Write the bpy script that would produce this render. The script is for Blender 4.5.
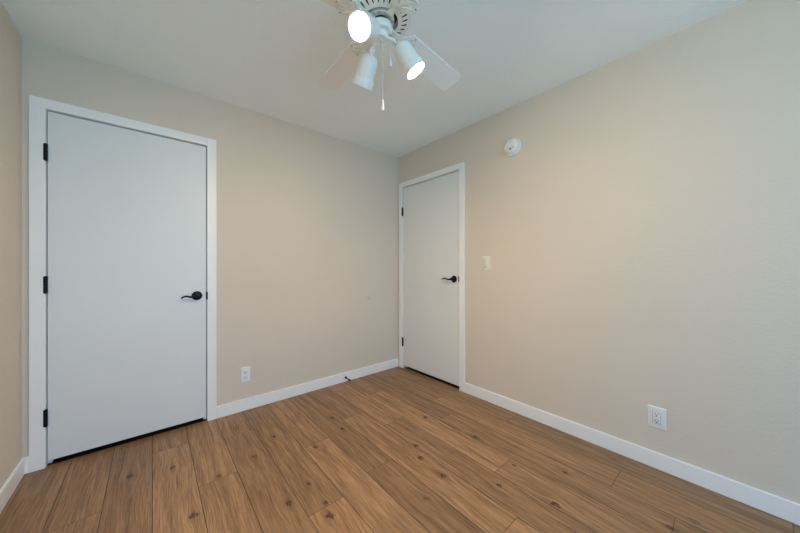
import bpy, bmesh, math, random
from mathutils import Vector, Matrix

for _o in list(bpy.data.objects):
    bpy.data.objects.remove(_o, do_unlink=True)
SC = bpy.context.scene
COL = SC.collection
PI = math.pi

# ------------------------------------------------------------------ camera
CAM = Vector((-2.2057, -2.6170, 1.1509))
YAW, PITCH, ROLL, FPX, PY = 0.70590, 0.00173, -0.00189, 290.89, 267.43
fw = Vector((math.sin(YAW), math.cos(YAW), 0)); rt = Vector((math.cos(YAW), -math.sin(YAW), 0)); up = Vector((0, 0, 1))
c, s = math.cos(PITCH), math.sin(PITCH); fw, up = fw*c + up*s, up*c - fw*s
c, s = math.cos(ROLL), math.sin(ROLL); rt, up = rt*c + up*s, up*c - rt*s
cam_data = bpy.data.cameras.new('camera')
cam_data.sensor_width = 36.0
cam_data.lens = FPX/800*36.0
cam_data.shift_y = (PY - 266.5)/800
cam_data.clip_start = 0.02
cam = bpy.data.objects.new('camera', cam_data); COL.objects.link(cam)
cam.matrix_world = Matrix(((rt.x, up.x, -fw.x, CAM.x), (rt.y, up.y, -fw.y, CAM.y), (rt.z, up.z, -fw.z, CAM.z), (0, 0, 0, 1)))
SC.camera = cam

# ------------------------------------------------------------------ world, light, exposure
W, D, H = 2.762, 4.30, 2.450            # room: x -W..0, y -D..0, z 0..H
WIN = (-2.65, -0.90, 0.20, 2.15)        # window behind the camera: x0, x1, z0, z1
SKY_COLOR, SKY_STRENGTH = (0.225, 0.56, 1.0), 5.2
GROUND_COLOR, GROUND_STRENGTH = (0.26, 0.67, 1.0), 5.25      # unseen ground outside, its glow added to brighten the ceiling
BULB_COLOR, BULB_STRENGTH = (1.0, 0.75, 0.46), 850.0
world = bpy.data.worlds.new('overcast_sky'); SC.world = world
world.use_nodes = True
bg = world.node_tree.nodes['Background']
wnt = world.node_tree
wtc = wnt.nodes.new('ShaderNodeTexCoord'); wsp = wnt.nodes.new('ShaderNodeSeparateXYZ'); wnt.links.new(wtc.outputs['Generated'], wsp.inputs[0])
wmr = wnt.nodes.new('ShaderNodeMapRange'); wnt.links.new(wsp.outputs[2], wmr.inputs['Value'])
for k_, v_ in zip(('From Min', 'From Max', 'To Min', 'To Max'), (-.12, .04, 0, 1)): wmr.inputs[k_].default_value = v_
wmx = wnt.nodes.new('ShaderNodeMix'); wmx.data_type = 'RGBA'; wnt.links.new(wmr.outputs['Result'], wmx.inputs[0])
wmx.inputs[6].default_value = (*[q*GROUND_STRENGTH for q in GROUND_COLOR], 1); wmx.inputs[7].default_value = (*[q*SKY_STRENGTH for q in SKY_COLOR], 1)
wnt.links.new(wmx.outputs[2], bg.inputs['Color']); bg.inputs['Strength'].default_value = 1.0
pl = bpy.data.lights.new('window_daylight', 'AREA'); pl.shape = 'RECTANGLE'
pl.size = WIN[1]-WIN[0]; pl.size_y = WIN[3]-WIN[2]; pl.cycles.is_portal = True
po = bpy.data.objects.new('window_daylight', pl); COL.objects.link(po)
po.location = ((WIN[0]+WIN[1])/2, -D-0.10, (WIN[2]+WIN[3])/2); po.rotation_euler = (PI/2, 0, 0)   # -Z of the lamp looks along +y
vs = SC.view_settings
vs.view_transform = 'Standard'; vs.look = 'None'; vs.gamma = 1.0; vs.use_curve_mapping = False
vs.exposure = 0.20
SC.cycles.use_denoising = True
SC.cycles.max_bounces = 14; SC.cycles.diffuse_bounces = 10; SC.cycles.transparent_max_bounces = 12
SC.cycles.sample_clamp_indirect = 6.0

# ------------------------------------------------------------------ materials
def lin(r, g, b):
    f = lambda v: (v/255/12.92) if v/255 <= 0.04045 else ((v/255 + 0.055)/1.055)**2.4
    return (f(r), f(g), f(b), 1)

def mat(name, rgb, rough=0.5, metal=0.0, spec=0.5, bump=None, mottle=None, emit=None):
    m = bpy.data.materials.new(name); m.use_nodes = True
    nt = m.node_tree; b = nt.nodes['Principled BSDF']
    col = lin(*rgb)
    b.inputs['Base Color'].default_value = col
    b.inputs['Roughness'].default_value = rough; b.inputs['Metallic'].default_value = metal
    b.inputs['Specular IOR Level'].default_value = spec
    tc = nt.nodes.new('ShaderNodeTexCoord')
    if mottle:
        n = nt.nodes.new('ShaderNodeTexNoise'); n.inputs['Scale'].default_value = mottle[0]; n.inputs['Detail'].default_value = 4
        nt.links.new(tc.outputs['Object'], n.inputs['Vector'])
        r = nt.nodes.new('ShaderNodeMapRange'); r.inputs['From Min'].default_value = .3; r.inputs['From Max'].default_value = .7
        r.inputs['To Min'].default_value = 1 - mottle[1]; r.inputs['To Max'].default_value = 1 + mottle[1]
        nt.links.new(n.outputs['Fac'], r.inputs['Value'])
        x = nt.nodes.new('ShaderNodeVectorMath'); x.operation = 'SCALE'; x.inputs[0].default_value = col[:3]
        nt.links.new(r.outputs['Result'], x.inputs['Scale']); nt.links.new(x.outputs['Vector'], b.inputs['Base Color'])
    if bump:
        n = nt.nodes.new('ShaderNodeTexNoise'); n.inputs['Scale'].default_value = bump[0]; n.inputs['Detail'].default_value = 3
        nt.links.new(tc.outputs['Object'], n.inputs['Vector'])
        k = nt.nodes.new('ShaderNodeBump'); k.inputs['Strength'].default_value = bump[1]; k.inputs['Distance'].default_value = bump[2]
        nt.links.new(n.outputs['Fac'], k.inputs['Height']); nt.links.new(k.outputs['Normal'], b.inputs['Normal'])
    if emit:
        b.inputs['Emission Color'].default_value = (*emit[0], 1); b.inputs['Emission Strength'].default_value = emit[1]
    return m

M = {
 'wall': mat('beige_wall_paint', (216, 206, 192), 0.75, spec=0.25, bump=(70, 0.35, 0.004), mottle=(1.5, 0.012)),
 'ceiling': mat('white_ceiling_paint', (243, 248, 249), 0.85, spec=0.2, bump=(60, 0.4, 0.005), mottle=(1.5, 0.01)),
 'trim': mat('white_semigloss_trim', (241, 242, 241), 0.35, bump=(30, 0.05, 0.001)),
 'door': mat('white_door_paint', (224, 228, 229), 0.42, bump=(25, 0.08, 0.001), mottle=(3, 0.006)),
 'black': mat('matte_black_metal', (7, 7, 8), 0.45, metal=0.0, spec=0.25, bump=(200, 0.05, 0.0005)),
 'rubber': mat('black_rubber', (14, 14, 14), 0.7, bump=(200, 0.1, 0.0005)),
 'dark': mat('dark_slot_interior', (9, 9, 10), 0.8, bump=(100, 0.05, 0.0005)),
 'motor': mat('grey_motor_recess', (48, 50, 50), 0.6, bump=(100, 0.05, 0.0005)),
 'plastic': mat('white_plastic', (232, 234, 233), 0.35, bump=(150, 0.03, 0.0005)),
 'ivory': mat('off_white_plastic', (224, 222, 212), 0.35, bump=(150, 0.03, 0.0005)),
 'fan': mat('white_enamel', (240, 237, 228), 0.3, bump=(60, 0.04, 0.0005)),
 'blade': mat('white_blade_laminate', (245, 244, 239), 0.45, bump=(60, 0.06, 0.0005)),
 'steel': mat('nickel_steel', (170, 170, 168), 0.3, metal=0.9, bump=(200, 0.04, 0.0004)),
 'grey': mat('grey_plastic', (120, 122, 120), 0.5, bump=(150, 0.03, 0.0005)),
 'bulb': mat('frosted_bulb_face', (250, 246, 235), 0.4, bump=(150, 0.02, 0.0005), emit=(BULB_COLOR, BULB_STRENGTH)),
 'pendant': mat('clear_white_pendant', (238, 238, 236), 0.2, bump=(150, 0.03, 0.0005)),
}

def glass_mat():
    m = bpy.data.materials.new('window_glass'); m.use_nodes = True
    nt = m.node_tree; nt.nodes.clear()
    o = nt.nodes.new('ShaderNodeOutputMaterial'); t = nt.nodes.new('ShaderNodeBsdfTransparent')
    g = nt.nodes.new('ShaderNodeBsdfGlossy'); g.inputs['Roughness'].default_value = 0.02
    x = nt.nodes.new('ShaderNodeMixShader'); x.inputs['Fac'].default_value = 0.06
    nt.links.new(t.outputs[0], x.inputs[1]); nt.links.new(g.outputs[0], x.inputs[2]); nt.links.new(x.outputs[0], o.inputs['Surface'])
    return m

def floor_mat():
    m = bpy.data.materials.new('brown_oak_laminate'); m.use_nodes = True
    nt = m.node_tree; N = nt.nodes; Lk = nt.links
    b = N['Principled BSDF']
    def sock(v, i):
        if isinstance(v, (int, float)): i.default_value = v
        else: Lk.new(v, i)
    def ma(op, a, b_=0.0, c_=0.0, clamp=False):
        n = N.new('ShaderNodeMath'); n.operation = op; n.use_clamp = clamp
        sock(a, n.inputs[0]); sock(b_, n.inputs[1])
        if len(n.inputs) > 2: sock(c_, n.inputs[2])
        return n.outputs[0]
    def comb(x, y, z):
        n = N.new('ShaderNodeCombineXYZ'); sock(x, n.inputs[0]); sock(y, n.inputs[1]); sock(z, n.inputs[2]); return n.outputs[0]
    def noise(v, scale, detail=4, rough=0.55, dist=0.0):
        n = N.new('ShaderNodeTexNoise'); Lk.new(v, n.inputs['Vector'])
        n.inputs['Scale'].default_value = scale; n.inputs['Detail'].default_value = detail
        n.inputs['Roughness'].default_value = rough; n.inputs['Distortion'].default_value = dist
        return n.outputs['Fac']
    def rng(v, a, b_, c_, d_, smooth=False):
        n = N.new('ShaderNodeMapRange'); sock(v, n.inputs['Value'])
        if smooth: n.interpolation_type = 'SMOOTHSTEP'
        for k, q in zip(('From Min', 'From Max', 'To Min', 'To Max'), (a, b_, c_, d_)): n.inputs[k].default_value = q
        return n.outputs['Result']
    def mix(f, a, b_):
        n = N.new('ShaderNodeMix'); n.data_type = 'RGBA'; sock(f, n.inputs[0])
        for v, i in ((a, n.inputs[6]), (b_, n.inputs[7])):
            if isinstance(v, tuple): i.default_value = v
            else: Lk.new(v, i)
        return n.outputs[2]
    tc = N.new('ShaderNodeTexCoord'); sp = N.new('ShaderNodeSeparateXYZ'); Lk.new(tc.outputs['Object'], sp.inputs[0])
    X, Y = sp.outputs[0], sp.outputs[1]
    PW, PL = 0.1833, 1.29
    u = ma('DIVIDE', ma('ADD', X, 2.571 + 2*PW), PW)
    row = ma('FLOOR', u); fx = ma('FRACT', u)
    joints = [-.40, -1.0, -.65, -1.12, -.245, -.762, -.35, -1.315, -.80, -1.25, -.654, -.925, -1.713, -1.128, -2.171, -2.763, -.4]
    cr = N.new('ShaderNodeValToRGB'); cr.color_ramp.interpolation = 'CONSTANT'
    el = cr.color_ramp.elements
    while len(el) > 1: el.remove(el[-1])
    el[0].position = 0; el[0].color = (-joints[0]/3,)*3 + (1,)
    for i, j in enumerate(joints[1:], 1):
        e = el.new(i/20); e.color = (-j/3,)*3 + (1,)
    Lk.new(ma('DIVIDE', ma('ADD', row, 0.5), 20.0), cr.inputs[0])
    t = ma('DIVIDE', ma('ADD', Y, ma('MULTIPLY', cr.outputs[0], 3.0)), PL)
    idx = ma('FLOOR', t); fy = ma('FRACT', t)
    pid = ma('ADD', ma('MULTIPLY', row, 7.31), ma('MULTIPLY', idx, 3.77))
    wn = N.new('ShaderNodeTexWhiteNoise'); wn.noise_dimensions = '1D'; Lk.new(pid, wn.inputs['W'])
    rnd = wn.outputs['Value']
    zoff = ma('MULTIPLY', rnd, 50.0)
    # knots: (x, y, radius)
    knots = [(-1.154,-.574,.021),(-1.168,-.762,.018),(-1.728,-.679,.024),(-1.403,-.834,.02),(-1.559,-1.291,.014),(-1.696,-1.179,.018),(-1.579,-1.376,.022),
             (-1.571,-1.116,.014),(-1.925,-.737,.014),(-1.742,-.259,.014),(-1.571,-.542,.014),(-.604,-1.035,.02),(-.531,-1.439,.02),(-.905,-1.245,.018),
             (-.969,-1.355,.02),(-.982,-1.545,.018),(-.809,-1.783,.016),(-.716,-2.029,.02),(-.44,-1.971,.014),(-1.163,-1.6,.026),(-.6,-1.756,.012),
             (-.10,-2.118,.012),(-.462,-2.41,.016),(-.333,-2.478,.024),(-2.299,-.418,.02),(-2.116,-.482,.018),(-2.058,-.957,.022),(-2.40,-.80,.016)]
    wobble = noise(comb(ma('MULTIPLY', X, 130.0), ma('MULTIPLY', Y, 45.0), 0.0), 1.0, 4, 0.7)
    field = None; knot = None; tail = None
    for kx, ky, kr in knots:
        dx = ma('DIVIDE', ma('SUBTRACT', X, kx), kr)
        dy = ma('DIVIDE', ma('SUBTRACT', Y, ky), kr*1.25)
        d2 = ma('ADD', ma('MULTIPLY', dx, dx), ma('MULTIPLY', dy, dy))
        g = ma('DIVIDE', 1.0, ma('ADD', 1.0, ma('MULTIPLY', d2, d2)))       # soft bump
        bend = ma('MULTIPLY', dx, ma('DIVIDE', 1.0, ma('ADD', 1.0, ma('MULTIPLY', d2, 0.35))))
        bend = ma('MULTIPLY', bend, -kr*0.8)
        field = bend if field is None else ma('ADD', field, bend)
        core = ma('MULTIPLY', g, 1.0 if kr < .023 else .75)
        tx = ma('MULTIPLY', dx, 1.5); ty = ma('MULTIPLY', dy, .38)
        t2 = ma('ADD', ma('MULTIPLY', tx, tx), ma('MULTIPLY', ty, ty))
        tl = ma('DIVIDE', 1.0, ma('ADD', 1.0, ma('MULTIPLY', t2, t2)))
        tail = tl if tail is None else ma('MAXIMUM', tail, tl)
        knot = core if knot is None else ma('MAXIMUM', knot, core)
    xg = ma('ADD', X, field)
    drift = ma('MULTIPLY', ma('SUBTRACT', noise(comb(ma('MULTIPLY', X, 3.0), ma('MULTIPLY', Y, 1.6), zoff), 1.0, 2), 0.5), 0.022)
    xg = ma('ADD', xg, drift)
    fine = noise(comb(ma('MULTIPLY', xg, 210.0), ma('MULTIPLY', Y, 7.0), zoff), 1.0, 6, 0.72)
    broad = noise(comb(ma('MULTIPLY', xg, 42.0), ma('MULTIPLY', Y, 1.3), zoff), 1.0, 4, 0.6, 0.3)
    ringn = noise(comb(ma('MULTIPLY', xg, 9.0), ma('MULTIPLY', Y, 0.7), zoff), 1.0, 2, 0.5)
    rings = ma('ADD', ma('MULTIPLY', ma('SINE', ma('MULTIPLY', ringn, 38.0)), 0.5), 0.5)
    g = ma('ADD', ma('ADD', ma('MULTIPLY', fine, 0.66), ma('MULTIPLY', broad, 0.28)), ma('MULTIPLY', rings, 0.06))
    ramp = N.new('ShaderNodeValToRGB'); Lk.new(g, ramp.inputs[0])
    e = ramp.color_ramp.elements
    e[0].position = .30; e[0].color = FLOOR_DARK
    e[1].position = .72; e[1].color = FLOOR_LIGHT
    q = e.new(.50); q.color = FLOOR_MID
    colr = ramp.outputs[0]
    # long dark streaks
    st = noise(comb(ma('MULTIPLY', xg, 105.0), ma('MULTIPLY', Y, 1.6), ma('ADD', zoff, 9.0)), 1.0, 3, 0.6)
    colr = mix(rng(st, .57, .72, 0.0, .55, True), colr, FLOOR_STREAK)
    # plank to plank tone
    tone = N.new('ShaderNodeVectorMath'); tone.operation = 'SCALE'; Lk.new(colr, tone.inputs[0]); Lk.new(rng(rnd, 0, 1, .80, 1.14), tone.inputs['Scale'])
    colr = tone.outputs['Vector']
    colr = mix(rng(tail, .2, 1.0, 0, .30, True), colr, FLOOR_STREAK)
    kd = rng(ma('MULTIPLY', knot, ma('ADD', ma('MULTIPLY', wobble, 2.6), -.55)), .38, .80, 0, .85, True)
    colr = mix(kd, colr, FLOOR_KNOT)
    ex = ma('MULTIPLY', ma('MINIMUM', fx, ma('SUBTRACT', 1.0, fx)), PW)
    ey = ma('MULTIPLY', ma('MINIMUM', fy, ma('SUBTRACT', 1.0, fy)), PL)
    seam = ma('MAXIMUM', rng(ex, .0007, .0028, .88, 0, True), rng(ey, .0006, .0025, .7, 0, True))
    colr = mix(seam, colr, lin(44, 30, 20))
    Lk.new(colr, b.inputs['Base Color'])
    sock(rng(g, .3, .7, .44, .34), b.inputs['Roughness']); b.inputs['Specular IOR Level'].default_value = 0.35
    k = N.new('ShaderNodeBump'); k.inputs['Strength'].default_value = 0.25; k.inputs['Distance'].default_value = 0.002
    sock(ma('SUBTRACT', ma('MULTIPLY', fine, 0.4), seam), k.inputs['Height']); Lk.new(k.outputs['Normal'], b.inputs['Normal'])
    return m
FLOOR_DARK, FLOOR_MID, FLOOR_LIGHT = lin(84, 61, 41), lin(150, 115, 83), lin(194, 157, 120)
FLOOR_STREAK, FLOOR_KNOT = lin(84, 58, 37), lin(58, 38, 24)

def add_wall_scuff(m, p, r, rgb):
    """a small rub mark in the paint at a fixed spot of the wall"""
    nt = m.node_tree; b = nt.nodes['Principled BSDF']
    src = b.inputs['Base Color'].links[0].from_socket
    tc = next(n for n in nt.nodes if n.type == 'TEX_COORD')
    d = nt.nodes.new('ShaderNodeVectorMath'); d.operation = 'DISTANCE'; nt.links.new(tc.outputs['Object'], d.inputs[0]); d.inputs[1].default_value = p
    k = nt.nodes.new('ShaderNodeMapRange'); k.interpolation_type = 'SMOOTHSTEP'
    for q, v in zip(('From Min', 'From Max', 'To Min', 'To Max'), (0, r, .30, 0)): k.inputs[q].default_value = v
    nt.links.new(d.outputs['Value'], k.inputs['Value'])
    x = nt.nodes.new('ShaderNodeMix'); x.data_type = 'RGBA'; nt.links.new(k.outputs['Result'], x.inputs[0]); nt.links.new(src, x.inputs[6]); x.inputs[7].default_value = lin(*rgb)
    nt.links.new(x.outputs[2], b.inputs['Base Color'])
M['glass'] = glass_mat(); M['floor'] = floor_mat()
add_wall_scuff(M['wall'], (-.417, 0, .826), .038, (160, 152, 142))

# ------------------------------------------------------------------ mesh helpers
def link(name, bm, m, parent=None, smooth=False, bevel=0.0, segs=2):
    me = bpy.data.meshes.new(name)
    bmesh.ops.recalc_face_normals(bm, faces=bm.faces)
    bm.to_mesh(me); bm.free()
    for x in (m if isinstance(m, (list, tuple)) else [m]): me.materials.append(x)
    o = bpy.data.objects.new(name, me); COL.objects.link(o)
    if parent: o.parent = parent
    if smooth:
        for p in me.polygons: p.use_smooth = True
        if smooth is not True: me.set_sharp_from_angle(angle=smooth)
    if bevel:
        bv = o.modifiers.new('bevel', 'BEVEL'); bv.width = bevel; bv.segments = segs; bv.limit_method = 'ANGLE'
    return o
SHARP = math.radians(38)

def box(bm, x0, x1, y0, y1, z0, z1):
    v = [bm.verts.new((x, y, z)) for x in (x0, x1) for y in (y0, y1) for z in (z0, z1)]
    for f in ((0,1,3,2), (4,6,7,5), (0,4,5,1), (2,3,7,6), (0,2,6,4), (1,5,7,3)): bm.faces.new([v[i] for i in f])

def basis(d):
    d = Vector(d).normalized()
    a = Vector((0, 0, 1)) if abs(d.z) < .95 else Vector((1, 0, 0))
    e1 = d.cross(a).normalized(); return d, e1, d.cross(e1).normalized()

def lathe(bm, prof, origin=(0,0,0), axis=(0,0,1), n=32, mi=0, caps=True):
    """prof: list of (radius, height along axis)"""
    d, e1, e2 = basis(axis); o = Vector(origin); rings = []
    for r, h in prof:
        rings.append([bm.verts.new(o + d*h + (e1*math.cos(2*PI*k/n) + e2*math.sin(2*PI*k/n))*max(r, 1e-5)) for k in range(n)])
    for a, b in zip(rings, rings[1:]):
        for k in range(n):
            f = bm.faces.new((a[k], a[(k+1) % n], b[(k+1) % n], b[k])); f.material_index = mi
    if caps:
        for r in (rings[0], rings[-1]):
            bm.faces.new(r).material_index = mi

def tube(bm, pts, radii, n=12):
    pts = [Vector(p) for p in pts]
    if not isinstance(radii, (list, tuple)): radii = [radii]*len(pts)
    rings = []; prev = None
    for i, p in enumerate(pts):
        t = (pts[min(i+1, len(pts)-1)] - pts[max(i-1, 0)]).normalized()
        if prev is None: _, e1, _ = basis(t)
        else: e1 = (prev - t*prev.dot(t)).normalized()
        prev = e1; e2 = t.cross(e1)
        rings.append([bm.verts.new(p + (e1*math.cos(2*PI*k/n) + e2*math.sin(2*PI*k/n))*radii[i]) for k in range(n)])
    for a, b in zip(rings, rings[1:]):
        for k in range(n): bm.faces.new((a[k], a[(k+1) % n], b[(k+1) % n], b[k]))
    bm.faces.new(rings[0]); bm.faces.new(rings[-1])

def smooth_path(pts, m=6):
    P = [Vector(p) for p in pts]; out = []
    for i in range(len(P)-1):
        p0, p1, p2, p3 = P[max(i-1, 0)], P[i], P[i+1], P[min(i+2, len(P)-1)]
        for k in range(m):
            t = k/m
            out.append(.5*((2*p1) + (p2-p0)*t + (2*p0-5*p1+4*p2-p3)*t*t + (-p0+3*p1-3*p2+p3)*t**3))
    out.append(P[-1]); return out

def rounded(w, h, r, n=5):
    """outline of a rounded rectangle, centred"""
    out = []
    for cx, cy, a0 in ((w/2-r, h/2-r, 0), (-w/2+r, h/2-r, 90), (-w/2+r, -h/2+r, 180), (w/2-r, -h/2+r, 270)):
        for k in range(n+1):
            a = math.radians(a0 + 90*k/n); out.append((cx + r*math.cos(a), cy + r*math.sin(a)))
    return out

def slab(bm, outlines, fr):
    """stack of (outline, depth) loops in frame fr(a, b, depth) closed at both ends"""
    rings = [[bm.verts.new(fr(a, b, d)) for a, b in o] for o, d in outlines]
    n = len(rings[0])
    for p, q in zip(rings, rings[1:]):
        for k in range(n): bm.faces.new((p[k], p[(k+1) % n], q[(k+1) % n], q[k]))
    bm.faces.new(rings[0]); bm.faces.new(rings[-1])

def tag(o, label, cat, group=None, kind=None):
    o['label'] = label; o['category'] = cat
    if group: o['group'] = group
    if kind: o['kind'] = kind
    return o
def empty(name, loc):
    o = bpy.data.objects.new(name, None); COL.objects.link(o); o.location = loc; o.empty_display_size = .05
    return o
def part(name, bm, m, parent, **kw):
    """mesh given in world coordinates, hung under its thing"""
    o = link(name, bm, m, None, **kw)
    o.parent = parent
    root = parent
    off = Vector((0, 0, 0))
    while root: off += Vector(root.location) if root.type == 'EMPTY' else Vector((0, 0, 0)); root = root.parent
    o.data.transform(Matrix.Translation(-off))
    return o

# ------------------------------------------------------------------ the room
TH = 0.12                                     # wall thickness
DH = 2.032; GAP = 0.034; TOP = GAP + DH       # door leaf
CW = 0.0628; CT = 0.014; BH = 0.092           # casing width and thickness, baseboard height
A0, A1 = -2.6674, -1.8968                     # leaf of door_1 (x)
B0, B1 = -0.0937, -0.8907                     # leaf of door_2 (y)
JG = 0.0055                                    # gap between leaf and jamb
JT = 0.018                                    # jamb thickness
RV = 0.004                                    # casing inner edge from the leaf edge
JH = 0.009                                    # gap above the leaf
OT = TOP + JH + JT

bm = bmesh.new(); box(bm, -W-TH, .70, -D-TH, .70, -.10, 0)
tag(link('floor', bm, M['floor']), 'brown wood-look plank floor across the whole room', 'floor', kind='structure')
bm = bmesh.new(); box(bm, -W-TH, TH, -D-TH, TH, H, H+.10)
tag(link('ceiling', bm, M['ceiling']), 'flat white textured ceiling above the fan', 'ceiling', kind='structure')
bm = bmesh.new(); box(bm, -W-TH, -W, -D-TH, TH, 0, H)
tag(link('wall_left', bm, M['wall']), 'narrow strip of beige wall at left edge beside the wide white door', 'wall', kind='structure')
# back wall with the opening of door_1 and a closed space behind the leaf
bm = bmesh.new()
a0, a1 = A0-JG-JT, A1+JG+JT
box(bm, -W, a0, 0, TH, 0, H); box(bm, a1, 0, 0, TH, 0, H); box(bm, a0, a1, 0, TH, OT, H)
box(bm, a0-.04, a0-.02, TH, .70, 0, OT+.06); box(bm, a1+.02, a1+.04, TH, .70, 0, OT+.06)
box(bm, a0-.02, a1+.02, .68, .70, 0, OT+.06); box(bm, a0-.02, a1+.02, TH, .68, OT+.04, OT+.06)
tag(link('wall_back', bm, M['wall']), 'beige wall with the bigger-looking door and the left outlet', 'wall', kind='structure')
bm = bmesh.new()
b0, b1 = B0+JG+JT, B1-JG-JT
box(bm, 0, TH, b0, TH, 0, H); box(bm, 0, TH, -D-TH, b1, 0, H); box(bm, 0, TH, b1, b0, OT, H)
box(bm, TH, .70, b0+.02, b0+.04, 0, OT+.06); box(bm, TH, .70, b1-.04, b1-.02, 0, OT+.06)
box(bm, .68, .70, b1-.02, b0+.02, 0, OT+.06); box(bm, TH, .68, b1-.02, b0+.02, OT+.04, OT+.06)
tag(link('wall_right', bm, M['wall']), 'long beige wall with smoke detector and light switch', 'wall', kind='structure')
x0, x1, z0, z1 = WIN
bm = bmesh.new()
box(bm, -W, x0, -D-TH, -D, 0, H); box(bm, x1, 0, -D-TH, -D, 0, H); box(bm, x0, x1, -D-TH, -D, 0, z0); box(bm, x0, x1, -D-TH, -D, z1, H)
tag(link('wall_front', bm, M['wall']), 'beige wall behind the viewer holding the window', 'wall', kind='structure')
# window
win = tag(empty('window_1', ((x0+x1)/2, -D-TH/2, z0)), 'white framed window in the wall behind the viewer', 'window', kind='structure')
bm = bmesh.new(); fwid = .045; ya, yb = -D-.085, -D-.035
box(bm, x0, x0+fwid, ya, yb, z0, z1); box(bm, x1-fwid, x1, ya, yb, z0, z1)
box(bm, x0+fwid, x1-fwid, ya, yb, z0, z0+fwid); box(bm, x0+fwid, x1-fwid, ya, yb, z1-fwid, z1)
xm = (x0+x1)/2; box(bm, xm-.02, xm+.02, ya+.005, yb-.005, z0+fwid, z1-fwid)
part('window_frame', bm, M['trim'], win, bevel=.003)
for p, q in ((x0+fwid, xm-.02), (xm+.02, x1-fwid)):
    bm = bmesh.new(); box(bm, p, q, -D-.062, -D-.058, z0+fwid, z1-fwid); part('pane', bm, M['glass'], win)

# baseboards: square stock with an eased top edge
def base_prof(bm, x0, x1, y0, y1, along, wall_side):
    box(bm, x0, x1, y0, y1, 0, BH)
bx1 = A1+RV+CW
bm = bmesh.new(); box(bm, bx1, -CT, -CT, 0, 0, BH)
tag(link('baseboard_back', bm, M['trim'], bevel=.003), 'white baseboard under the left outlet between both doors', 'baseboard', kind='structure')
bm = bmesh.new(); box(bm, -CT, 0, -D, B1-RV-CW, 0, BH)
tag(link('baseboard_right', bm, M['trim'], bevel=.003), 'long white baseboard running along the right wall', 'baseboard', kind='structure')
bm = bmesh.new(); box(bm, -W, -W+CT, -D, -CT, 0, BH); box(bm, -W, A0-RV-CW, -CT, 0, 0, BH)
tag(link('baseboard_left', bm, M['trim'], bevel=.003), 'short white baseboard in the lower left corner', 'baseboard', kind='structure')
bm = bmesh.new(); box(bm, -W+CT, -CT, -D, -D+CT, 0, BH)
tag(link('baseboard_front', bm, M['trim'], bevel=.003), 'white baseboard under the window behind the viewer', 'baseboard', kind='structure')

# frames that map (along wall, out of wall, up) to world for the two door walls
def FA(a, o, z): return (a, -o, z)            # back wall: along = x, out = towards -y
def FB(a, o, z): return (-o, a, z)            # right wall: along = y, out = towards -x
def fbox(bm, F, a0, a1, o0, o1, z0, z1):
    p, q = F(a0, o0, z0), F(a1, o1, z1)
    box(bm, min(p[0], q[0]), max(p[0], q[0]), min(p[1], q[1]), max(p[1], q[1]), min(p[2], q[2]), max(p[2], q[2]))

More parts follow.
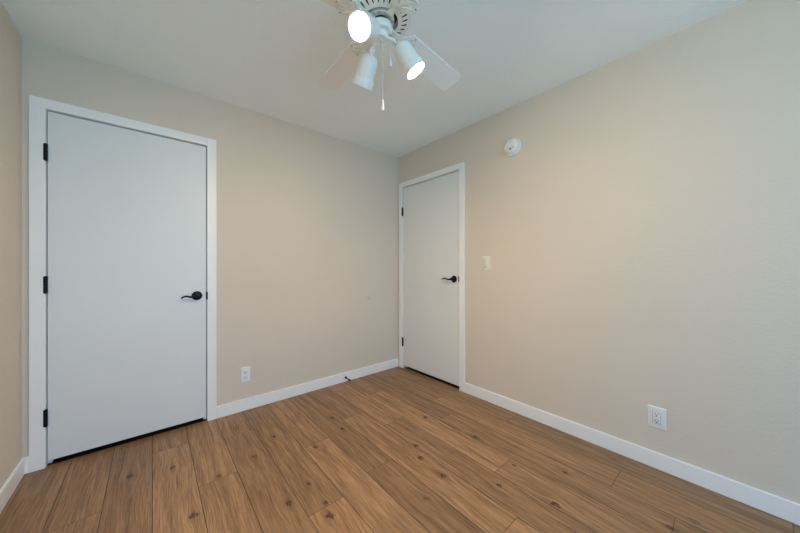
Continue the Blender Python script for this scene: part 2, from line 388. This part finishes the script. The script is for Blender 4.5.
def doorway(n, F, h, l, hinges, rose, lever, strike_z, labels):
    """h: hinge edge of the leaf, l: latch edge (coordinates along the wall)"""
    sg = 1 if l > h else -1
    # ---- trim: jamb lining + casing
    tr = tag(empty('trim_%d' % n, F((h+l)/2, 0, 0)), labels[0], 'door casing', kind='structure')
    bm = bmesh.new()
    for e, s_ in ((h, -sg), (l, sg)):
        fbox(bm, F, e+s_*JG, e+s_*(JG+JT), -TH, 0, 0, OT-JT)
        fbox(bm, F, e-s_*.012, e+s_*JG, -TH, -.034, 0, OT-JT)          # stop
    fbox(bm, F, h-sg*(JG+JT), l+sg*(JG+JT), -TH, 0, OT-JT, OT)
    part('jamb', bm, M['trim'], tr)
    bm = bmesh.new(); fbox(bm, F, h-sg*JG, l+sg*JG, -.55, -.014, 0, .003)  # near-black strip added to draw the shade in the gap under the leaf
    part('gap_shade', bm, M['rubber'], tr)['label'] = 'added dark strip imitating the shade under the door leaf'
    inn = .0075
    bm = bmesh.new()
    for e, s_ in ((h, -sg), (l, sg)):
        fbox(bm, F, e+s_*inn, e+s_*(RV+CW), 0, CT, 0, TOP+RV+CW)
    part('side_casing', bm, M['trim'], tr, bevel=.002)
    bm = bmesh.new(); fbox(bm, F, h-sg*inn, l+sg*inn, 0, CT, TOP+.0105, TOP+RV+CW)
    part('head_casing', bm, M['trim'], tr, bevel=.0015)
    bm = bmesh.new(); fbox(bm, F, l+sg*.0012, l+sg*.0105, -.012, CT+.0012, strike_z-.028, strike_z+.028)
    part('strike_plate', bm, M['black'], tr, bevel=.001)['label'] = 'black strike plate on the latch side'
    # ---- door leaf and hardware
    dr = tag(empty('door_%d' % n, F(h, 0, GAP)), labels[1], 'door', kind='structure')
    bm = bmesh.new(); fbox(bm, F, h, l, -.031, .004, GAP, TOP)
    part('door_panel', bm, M['door'], dr, bevel=.0015)
    for z in hinges:
        bm = bmesh.new()
        a = h - sg*.0025
        p0, ax = Vector(F(a - sg*.0035, .0125, z-.0475)), Vector((0, 0, 1))
        for k in range(5):
            lathe(bm, [(.0085, .019*k+.0003), (.0090, .019*k+.0008), (.0090, .019*k+.0184), (.0085, .019*k+.0189)], p0, ax, 14)
        lathe(bm, [(.0055, -.003), (.0055, .098)], p0, ax, 12)
        fbox(bm, F, a-.0012, a+.0012, -.025, .0125, z-.0475, z+.0475)   # leaves folded in the gap
        part('hinge', bm, M['black'], dr, smooth=SHARP)['label'] = 'black butt hinge'
    ra, rz = rose
    bm = bmesh.new(); out = Vector(F(0, 1, 0))
    lathe(bm, [(.033, .004), (.0335, .007), (.032, .011), (.026, .0135), (.014, .0145), (.012, .016), (.011, .038), (.012, .042), (.0125, .052), (.010, .056), (.004, .058)],
          F(ra, 0, rz), out, 32)
    hm = part('handle', bm, M['black'], dr, smooth=SHARP)
    hm['label'] = 'black lever handle with round rose'
    bm = bmesh.new()
    pts = smooth_path([F(a_, o_, z_) for a_, o_, z_ in lever], 6)
    k = len(pts)
    tube(bm, pts, [.0095 - .0045*(i/(k-1)) for i in range(k)], 12)
    part('lever', bm, M['black'], hm, smooth=SHARP)
    bm = bmesh.new()                                                    # latch bolt face on the leaf edge
    fbox(bm, F, l-sg*.0005, l+sg*.0025, -.024, -.004, rose[1]-.028, rose[1]+.028)
    part('latch', bm, M['black'], dr)
    return dr

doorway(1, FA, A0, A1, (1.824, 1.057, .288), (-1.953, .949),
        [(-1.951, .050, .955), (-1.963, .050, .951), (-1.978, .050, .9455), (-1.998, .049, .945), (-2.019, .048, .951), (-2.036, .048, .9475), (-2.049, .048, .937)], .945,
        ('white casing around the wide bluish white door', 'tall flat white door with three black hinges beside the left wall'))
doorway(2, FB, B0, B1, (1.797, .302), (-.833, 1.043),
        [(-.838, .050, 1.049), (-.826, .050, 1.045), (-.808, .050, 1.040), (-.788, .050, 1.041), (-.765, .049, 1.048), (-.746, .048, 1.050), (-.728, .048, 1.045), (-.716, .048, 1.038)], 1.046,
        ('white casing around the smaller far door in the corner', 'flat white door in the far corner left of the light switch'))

# ------------------------------------------------------------------ ceiling fan
FX, FY = -1.4822, -1.6506
fan = tag(empty('ceiling_fan', (FX, FY, H)), 'white ceiling fan with four blades and three lit spotlights', 'ceiling fan')
def pol(r, a, z): return Vector((FX + r*math.cos(a), FY + r*math.sin(a), z))

bm = bmesh.new()                                                        # canopy against the ceiling
lathe(bm, [(.075, 2.4495), (.078, 2.440), (.074, 2.405), (.060, 2.385), (.045, 2.378), (.045, 2.352)], (FX, FY, 0), n=48)
part('canopy', bm, M['fan'], fan, smooth=SHARP)

bm = bmesh.new()                                                        # motor housing: slotted dish below, bell above
RI, RO = .0725, .1200
def zs(r): return 2.170 + .016*((r-RI)/(RO-RI))**1.3
NS = 27
CORN = [(1, 1), (.5, 1), (0, 1), (-.5, 1), (-1, 1), (-1, .5), (-1, 0), (-1, -.5), (-1, -1), (-.5, -1), (0, -1), (.5, -1), (1, -1), (1, -.5), (1, 0), (1, .5)]
for sct in range(NS):
    ac = 2*PI*sct/NS; da = PI/NS; rm, dr_ = (RI+RO)/2, (RO-RI)/2
    outer, hole, deep = [], [], []
    for cu, cv in CORN:
        r, a = rm + cv*dr_, ac + cu*da
        outer.append(bm.verts.new(pol(r, a, zs(r))))
        nrm = math.hypot(cu, cv); eu, ev = cu/nrm, cv/nrm
        wd = .30*(1 + .35*ev)                                           # teardrop, fat end outwards
        r, a = rm + .0015 + ev*dr_*.52, ac + eu*da*wd
        hole.append(bm.verts.new(pol(r, a, zs(r)))); deep.append(bm.verts.new(pol(r, a, zs(r)+.006)))
    for k in range(16):
        j = (k+1) % 16
        bm.faces.new((outer[k], outer[j], hole[j], hole[k]))
        bm.faces.new((hole[k], hole[j], deep[j], deep[k])).material_index = 1
    bm.faces.new(deep).material_index = 1
bmesh.ops.remove_doubles(bm, verts=bm.verts, dist=2e-5)
lathe(bm, [(RO, zs(RO)), (.1235, 2.1850), (.126, 2.1885), (.127, 2.193), (.1245, 2.198), (.1225, 2.204), (.1225, 2.262), (.126, 2.268), (.124, 2.276), (.110, 2.300), (.092, 2.325), (.072, 2.342), (.052, 2.352), (.046, 2.356)], (FX, FY, 0), n=60, caps=False)
lathe(bm, [(RI, zs(RI)), (.0705, 2.1705), (.0700, 2.174), (.0700, 2.200)], (FX, FY, 0), n=60, caps=False)
lathe(bm, [(.0700, 2.200), (.001, 2.200)], (FX, FY, 0), n=60, mi=1, caps=False)
part('motor_housing', bm, [M['fan'], M['motor']], fan, smooth=SHARP)

bm = bmesh.new()                                                        # rotor plate that carries the irons
lathe(bm, [(.044, 2.198), (.054, 2.194), (.0555, 2.176), (.054, 2.171), (.0455, 2.171), (.044, 2.175)], (FX, FY, 0), n=48)
rotor = part('rotor', bm, M['fan'], fan, smooth=SHARP)
for k in range(12):
    a = 2*PI*(k+.5)/12
    bm = bmesh.new(); lathe(bm, [(.0032, 2.172), (.0032, 2.1695), (.002, 2.1685)], (FX + .050*math.cos(a), FY + .050*math.sin(a), 0), n=10)
    part('screw', bm, M['steel'], rotor, smooth=SHARP)

# blades on ornate irons
ZB, PIT, RB = 2.1588, -.2477, .5389
ANG = [math.radians(v) for v in (6.2, 88.1, 176.2, 269.0)]
def bl(a, s_, t_, h_, pit):
    d = Vector((math.cos(a), math.sin(a), 0)); n = Vector((-math.sin(a), math.cos(a), 0))
    return Vector((FX, FY, ZB)) + d*s_ + n*(t_*math.cos(pit) - h_*math.sin(pit)) + Vector((0, 0, 1))*(t_*math.sin(pit) + h_*math.cos(pit))
def blade_outline(S1):
    S0 = .150; out = []
    hw = lambda q: .0560 + .0052*(q-S0)/(S1-S0)
    def corner(cx, cy, r, a0):
        return [(cx + r*math.cos(math.radians(a0 + 15*k)), cy + r*math.sin(math.radians(a0 + 15*k))) for k in range(7)]
    r1, r0 = .020, .030
    out += corner(S1-r1-.003, hw(S1)-r1, r1, 0)
    out += corner(S0+r0, hw(S0)-r0, r0, 90)
    out += corner(S0+r0, -hw(S0)+r0, r0, 180)
    out += corner(S1-r1-.003, -hw(S1)+r1, r1, 270)
    return out
# half outline of the iron (s along the blade, t sideways): scalloped edge, flared to the blade root
HALF = [(.052, .015), (.066, .014), (.078, .011), (.090, .011), (.098, .016), (.103, .024), (.112, .026), (.119, .029), (.123, .038), (.130, .041), (.137, .045), (.140, .055),
        (.149, .060), (.158, .060), (.164, .054), (.168, .047), (.176, .048), (.184, .044), (.187, .036), (.186, .028), (.190, .020), (.199, .017), (.206, .010), (.208, .0)]
HOLES = [[(.112, .007), (.124, .009), (.136, .020), (.146, .040), (.154, .044), (.157, .036), (.150, .020), (.138, .008), (.124, .004)],
         [(.160, .008), (.166, .018), (.172, .030), (.176, .034), (.178, .026), (.180, .014), (.190, .008), (.186, .004), (.170, .004)]]
def iron_mesh(a, PIT):
    bm = bmesh.new()
    loops = [HALF + [(s_, -t_) for s_, t_ in reversed(HALF[:-1])]]
    for h in HOLES: loops += [h, [(s_, -t_) for s_, t_ in h]]
    edges = []; flat = {}
    for lp in loops:
        vs_ = [bm.verts.new((s_, t_, 0)) for s_, t_ in lp]
        edges += [bm.edges.new((vs_[i], vs_[(i+1) % len(vs_)])) for i in range(len(vs_))]
    bmesh.ops.triangle_fill(bm, use_beauty=True, use_dissolve=False, edges=edges)
    ex = bmesh.ops.extrude_face_region(bm, geom=list(bm.faces))
    for v in ex['geom']:
        if isinstance(v, bmesh.types.BMVert): v.co.z = 1.0
    for v in bm.verts:
        s_, t_, h_ = v.co
        k = min(max((s_-.075)/.05, 0), 1); k = k*k*(3-2*k)
        drop = -.0035 - .0055 + h_*.0055 + (1-k)*.0135
        v.co = bl(a, s_, t_, drop, PIT*k)
    return bm
for a, PIT, RB in zip(ANG, (-.2477, -.125, -.2477, -.2477), (.5389, .551, .5389, .5389)):
    ir = part('blade_iron', iron_mesh(a, PIT), M['fan'], fan, bevel=.0008, segs=1)
    bm = bmesh.new()
    o = blade_outline(RB); ins = [(s_*.9985 + .0005, t_*.985) for s_, t_ in o]
    slab(bm, [(ins, -.003), (o, -.0018), (o, .0018), (ins, .003)], lambda p, q, h_: bl(a, p, q, h_, PIT))
    part('blade', bm, M['blade'], ir, smooth=SHARP)
    for s_, t_ in ((.162, .050), (.162, -.050), (.198, .0)):
        bm = bmesh.new()
        d = bl(a, 0, 0, 1, PIT) - bl(a, 0, 0, 0, PIT)
        lathe(bm, [(.0035, -.0088), (.0035, -.0100), (.002, -.0112)], bl(a, s_, t_, 0, PIT), d, 10)
        part('screw', bm, M['steel'], ir, smooth=SHARP)

# switch housing and light fitter
bm = bmesh.new()
lathe(bm, [(.030, 2.1535), (.0455, 2.153), (.0470, 2.150), (.0465, 2.132), (.044, 2.126), (.038, 2.1235), (.0275, 2.122), (.0265, 2.118), (.0262, 2.106), (.024, 2.101), (.016, 2.0985), (.006, 2.098), (.0055, 2.094), (.003, 2.092)], (FX, FY, 0), n=48)
nb = bmesh.new(); lathe(nb, [(.030, 2.199), (.030, 2.1530)], (FX, FY, 0), n=40)
part('neck', nb, M['motor'], fan, smooth=SHARP)
sw = part('switch_housing', bm, M['fan'], fan, smooth=SHARP)
for a, z in ((-.95, 2.142), (-.55, 2.142), (-.75, 2.150), (-.35, 2.138)):
    bm = bmesh.new(); lathe(bm, [(.0022, 0), (.0022, .0015), (.001, .002)], pol(.0462, a, z), pol(1, a, 0) - pol(0, a, 0), 8)
    part('screw', bm, M['steel'], sw)

# three spotlights: (azimuth, tilt below the horizontal)
for az, tilt, L in ((-32.4, 55, .125), (88.5, 54, .127), (207.6, 34, .125)):
    a, t = math.radians(az), math.radians(tilt)
    out = Vector((math.cos(a), math.sin(a), 0))
    d = out*math.cos(t) + Vector((0, 0, -math.sin(t)))
    p0 = pol(.075, a, 2.084 if az != 88.5 else 2.078)
    bm = bmesh.new()
    tube(bm, smooth_path([pol(.016, a, 2.110), pol(.034, a, 2.107), pol(.054, a, 2.098), p0 - d*.002], 5), .0078, 12)
    arm = part('light_arm', bm, M['fan'], fan, smooth=SHARP)
    side = d.cross(out).normalized() if d.cross(out).length > 1e-3 else Vector((0, 0, 1))
    bm = bmesh.new()                                                    # swivel knuckle with thumb screw
    q = pol(.064, a, 2.092)
    lathe(bm, [(.002, -.011), (.009, -.010), (.0105, -.006), (.0105, .006), (.009, .010), (.002, .011)], q, side, 20)
    kn = part('knuckle', bm, M['fan'], arm, smooth=SHARP)
    bm = bmesh.new()
    lathe(bm, [(.0030, .010), (.0030, .016), (.0015, .0165)], q, side, 10)
    part('thumb_screw', bm, M['steel'], arm, smooth=SHARP)
    bm = bmesh.new()                                                    # lamp shade, open at the mouth
    lathe(bm, [(.006, -.002), (.018, 0), (.029, .006), (.0355, .015), (.0390, .028), (.0405, .048), (.0410, .086), (.0412, .090), (.0435, .0925), (.0452, .097), (.0458, .118), (.0460, L),
               (.0415, L), (.0355, .112), (.0365, .085), (.0370, .050), (.001, .048)], p0, d, 40)
    hd = part('spotlight_shade', bm, M['fan'], fan, smooth=SHARP)
    bm = bmesh.new()
    q = 0 if az == 88.5 else .008                                        # the middle bulb sits a little deeper
    lathe(bm, [(.018, .060+q), (.030, .085+q), (.0340, .108+q), (.0340, .111+q), (.030, .1135+q), (.018, .1155+q), (.002, .116+q)], p0, d, 40)
    part('bulb', bm, M['bulb'], hd, smooth=True)['label'] = 'lit warm white reflector bulb'

# pull chains
def chain(x, y, z0, z1, pend):
    bm = bmesh.new(); n = int((z0-z1)/.0042)
    tube(bm, [(x, y, z0), (x, y, z1)], .0006, 6)
    for k in range(n):
        z = z0 - (k+.5)*(z0-z1)/n; r = .00165
        lathe(bm, [(.0003, -r), (r*.75, -r*.66), (r, 0), (r*.75, r*.66), (.0003, r)], (x, y, z), n=7)
    ch = part('pull_chain', bm, M['fan'], fan, smooth=True)
    bm = bmesh.new()
    lathe(bm, [(.0015, .002), (.0028, 0), (.0034, -pend*.2), (.0048, -pend*.55), (.0064, -pend*.85), (.0058, -pend*.97), (.003, -pend)], (x, y, z1), n=18)
    part('pendant', bm, M['pendant'], ch, smooth=SHARP)
    return ch
c1 = (-1.4822 + .0045, -1.6506 - .0040)
chain(c1[0], c1[1], 2.100, 1.846, .043)
c2 = pol(.050, math.radians(-30), 0)
c2 += Vector((-.0079, .0067, 0))
chain(c2.x, c2.y, 2.120, 2.020, .030)
bm = bmesh.new(); tube(bm, [(c2.x, c2.y, 2.128), (c2.x, c2.y, 2.119)], .0022, 8)
part('chain_spout', bm, M['steel'], fan, smooth=SHARP)

# ------------------------------------------------------------------ smoke detector on the right wall
sdz, sdy = 2.115, -1.434
sd = tag(empty('smoke_detector', (0, sdy, sdz)), 'round white smoke detector high on the right wall', 'smoke detector')
bm = bmesh.new(); lathe(bm, [(.066, 0), (.069, .003), (.069, .013), (.066, .018), (.057, .020)], (0, sdy, sdz), (-1, 0, 0), 48)
part('mounting_base', bm, M['plastic'], sd, smooth=SHARP)
bm = bmesh.new(); lathe(bm, [(.0535, .0185), (.0535, .023), (.0565, .0235), (.0575, .030), (.0565, .040), (.052, .046), (.040, .0495), (.020, .051), (.001, .0515)], (0, sdy, sdz), (-1, 0, 0), 48)
cv = part('cover', bm, M['plastic'], sd, smooth=SHARP)
bm = bmesh.new(); lathe(bm, [(.009, .047), (.009, .0515), (.007, .053), (.001, .0532)], (0, sdy-.002, sdz-.024), (-1, 0, 0), 20)
part('test_button', bm, M['grey'], cv, smooth=SHARP)['label'] = 'grey test button'
for sg in (-1, 1):
    for r in (.021, .027):
        bm = bmesh.new()
        pts = [(-(.0505 if r < .025 else .0497), sdy - .002 + r*math.sin(math.radians(sg*k)), sdz - .024 + r*math.cos(math.radians(sg*k))) for k in range(28, 100, 12)]
        tube(bm, pts, .0011, 6); part('sounder_slot', bm, M['dark'], cv)
bm = bmesh.new(); lathe(bm, [(.003, .047), (.003, .0505), (.001, .0515)], (0, sdy-.004, sdz+.030), (-1, 0, 0), 12)
part('indicator', bm, M['grey'], cv, smooth=SHARP)

# ------------------------------------------------------------------ switch and outlets
def plate(name, F, a, z, w, h, root, m):
    bm = bmesh.new()
    slab(bm, [(rounded(w, h, .004), 0), (rounded(w, h, .004), .0032), (rounded(w-.003, h-.003, .004), .0052), (rounded(w-.008, h-.008, .003), .0062)],
         lambda p, q, d: F(a+p, d, z+q))
    return part(name, bm, m, root, smooth=SHARP)
def screw(F, a, z, o, parent):
    bm = bmesh.new(); lathe(bm, [(.0032, o-.001), (.0032, o+.0006), (.002, o+.001)], F(a, 0, z), Vector(F(0, 1, 0)), 12)
    part('plate_screw', bm, M['plastic'], parent, smooth=SHARP)
def socket_holes(F, a, z, o, parent):
    for da, hh in ((-.0064, .0085), (.0064, .0070)):
        bm = bmesh.new(); fbox(bm, F, a+da-.0016, a+da+.0016, o-.002, o+.0003, z+.0035-hh/2, z+.0035+hh/2); part('slot', bm, M['dark'], parent)
    bm = bmesh.new(); lathe(bm, [(.0035, o-.002), (.0035, o+.0003)], F(a, 0, z-.0085), Vector(F(0, 1, 0)), 14); part('ground_hole', bm, M['dark'], parent)

# dimmer style rocker on the right wall
sa, sz_ = -1.179, 1.188
ls = tag(empty('light_switch', (0, sa, sz_)), 'off-white rocker light switch right of the far door', 'light switch')
plate('cover_plate', FB, sa, sz_, .080, .126, ls, M['ivory'])
bm = bmesh.new()
slab(bm, [(rounded(.034, .068, .002), .004), (rounded(.034, .068, .002), .0072), (rounded(.032, .066, .002), .0082)], lambda p, q, d: (-(d + .0022*(q/.034)*(1 if d > .005 else 0)), sa+p, sz_+q))
rk = part('rocker', bm, M['ivory'], ls, smooth=SHARP)
bm = bmesh.new(); fbox(bm, FB, sa-.009, sa+.009, .004, .0078, sz_-.0335, sz_-.0295)
part('indicator_slot', bm, M['grey'], rk)

oa, oz = -2.300, .290                                                    # right wall, decorator insert
ob = tag(empty('power_outlet', (0, oa, oz)), 'white wall outlet with rectangular insert low on the right wall', 'outlet')
plate('cover_plate', FB, oa, oz, .081, .122, ob, M['plastic'])
bm = bmesh.new(); slab(bm, [(rounded(.0368, .0703, .002), .003), (rounded(.0368, .0703, .002), .0065)], lambda p, q, d: FB(oa+p, d, oz+q))
part('insert_shadow_line', bm, M['grey'], ob)  # grey rim colours in the shadow line between insert and plate
bm = bmesh.new(); slab(bm, [(rounded(.0345, .068, .002), .004), (rounded(.0345, .068, .002), .0078), (rounded(.0325, .066, .002), .0086)], lambda p, q, d: FB(oa+p, d, oz+q))
rf = part('receptacle', bm, M['plastic'], ob, smooth=SHARP)
for dz in (.0195, -.0195): socket_holes(FB, oa, oz+dz, .0086, rf)
for dz in (.050, -.050): screw(FB, oa, oz+dz, .0062, ob)

oa, oz = -1.629, .287                                                    # back wall, duplex faces
ob = tag(empty('power_outlet', (oa, 0, oz)), 'white wall outlet low on the wall beside the big door', 'outlet')
plate('cover_plate', FA, oa, oz, .070, .121, ob, M['plastic'])
for dz in (.0195, -.0195):
    bm = bmesh.new()
    oc = [(.0172*math.cos(2*PI*k/28), max(-.0135, min(.0135, .0172*math.sin(2*PI*k/28)))) for k in range(28)]
    slab(bm, [(oc, .004), (oc, .0078), ([(p*.95, q*.95) for p, q in oc], .0085)], lambda p, q, d: FA(oa+p, d, oz+dz+q))
    rf = part('receptacle', bm, M['plastic'], ob, smooth=SHARP); socket_holes(FA, oa, oz+dz, .0085, rf)
screw(FA, oa, oz, .0062, ob)

# ------------------------------------------------------------------ door stop on the back baseboard
dx, dz = -.712, .042
ds = tag(empty('door_stop', (dx, -CT, dz)), 'small black door stop sticking out of the baseboard', 'door stop')
d = Vector((.07, -1, -.12)).normalized(); p0 = Vector((dx, -CT, dz))
bm = bmesh.new(); lathe(bm, [(.0125, 0), (.0125, .004), (.009, .007), (.0055, .010), (.0050, .012), (.0050, .060)], p0, d, 20)
part('rod', bm, M['black'], ds, smooth=SHARP)
bm = bmesh.new(); lathe(bm, [(.0062, .058), (.0088, .060), (.0092, .070), (.0080, .077), (.003, .079)], p0, d, 20)
part('bumper', bm, M['rubber'], ds, smooth=SHARP)['label'] = 'black rubber bumper tip'
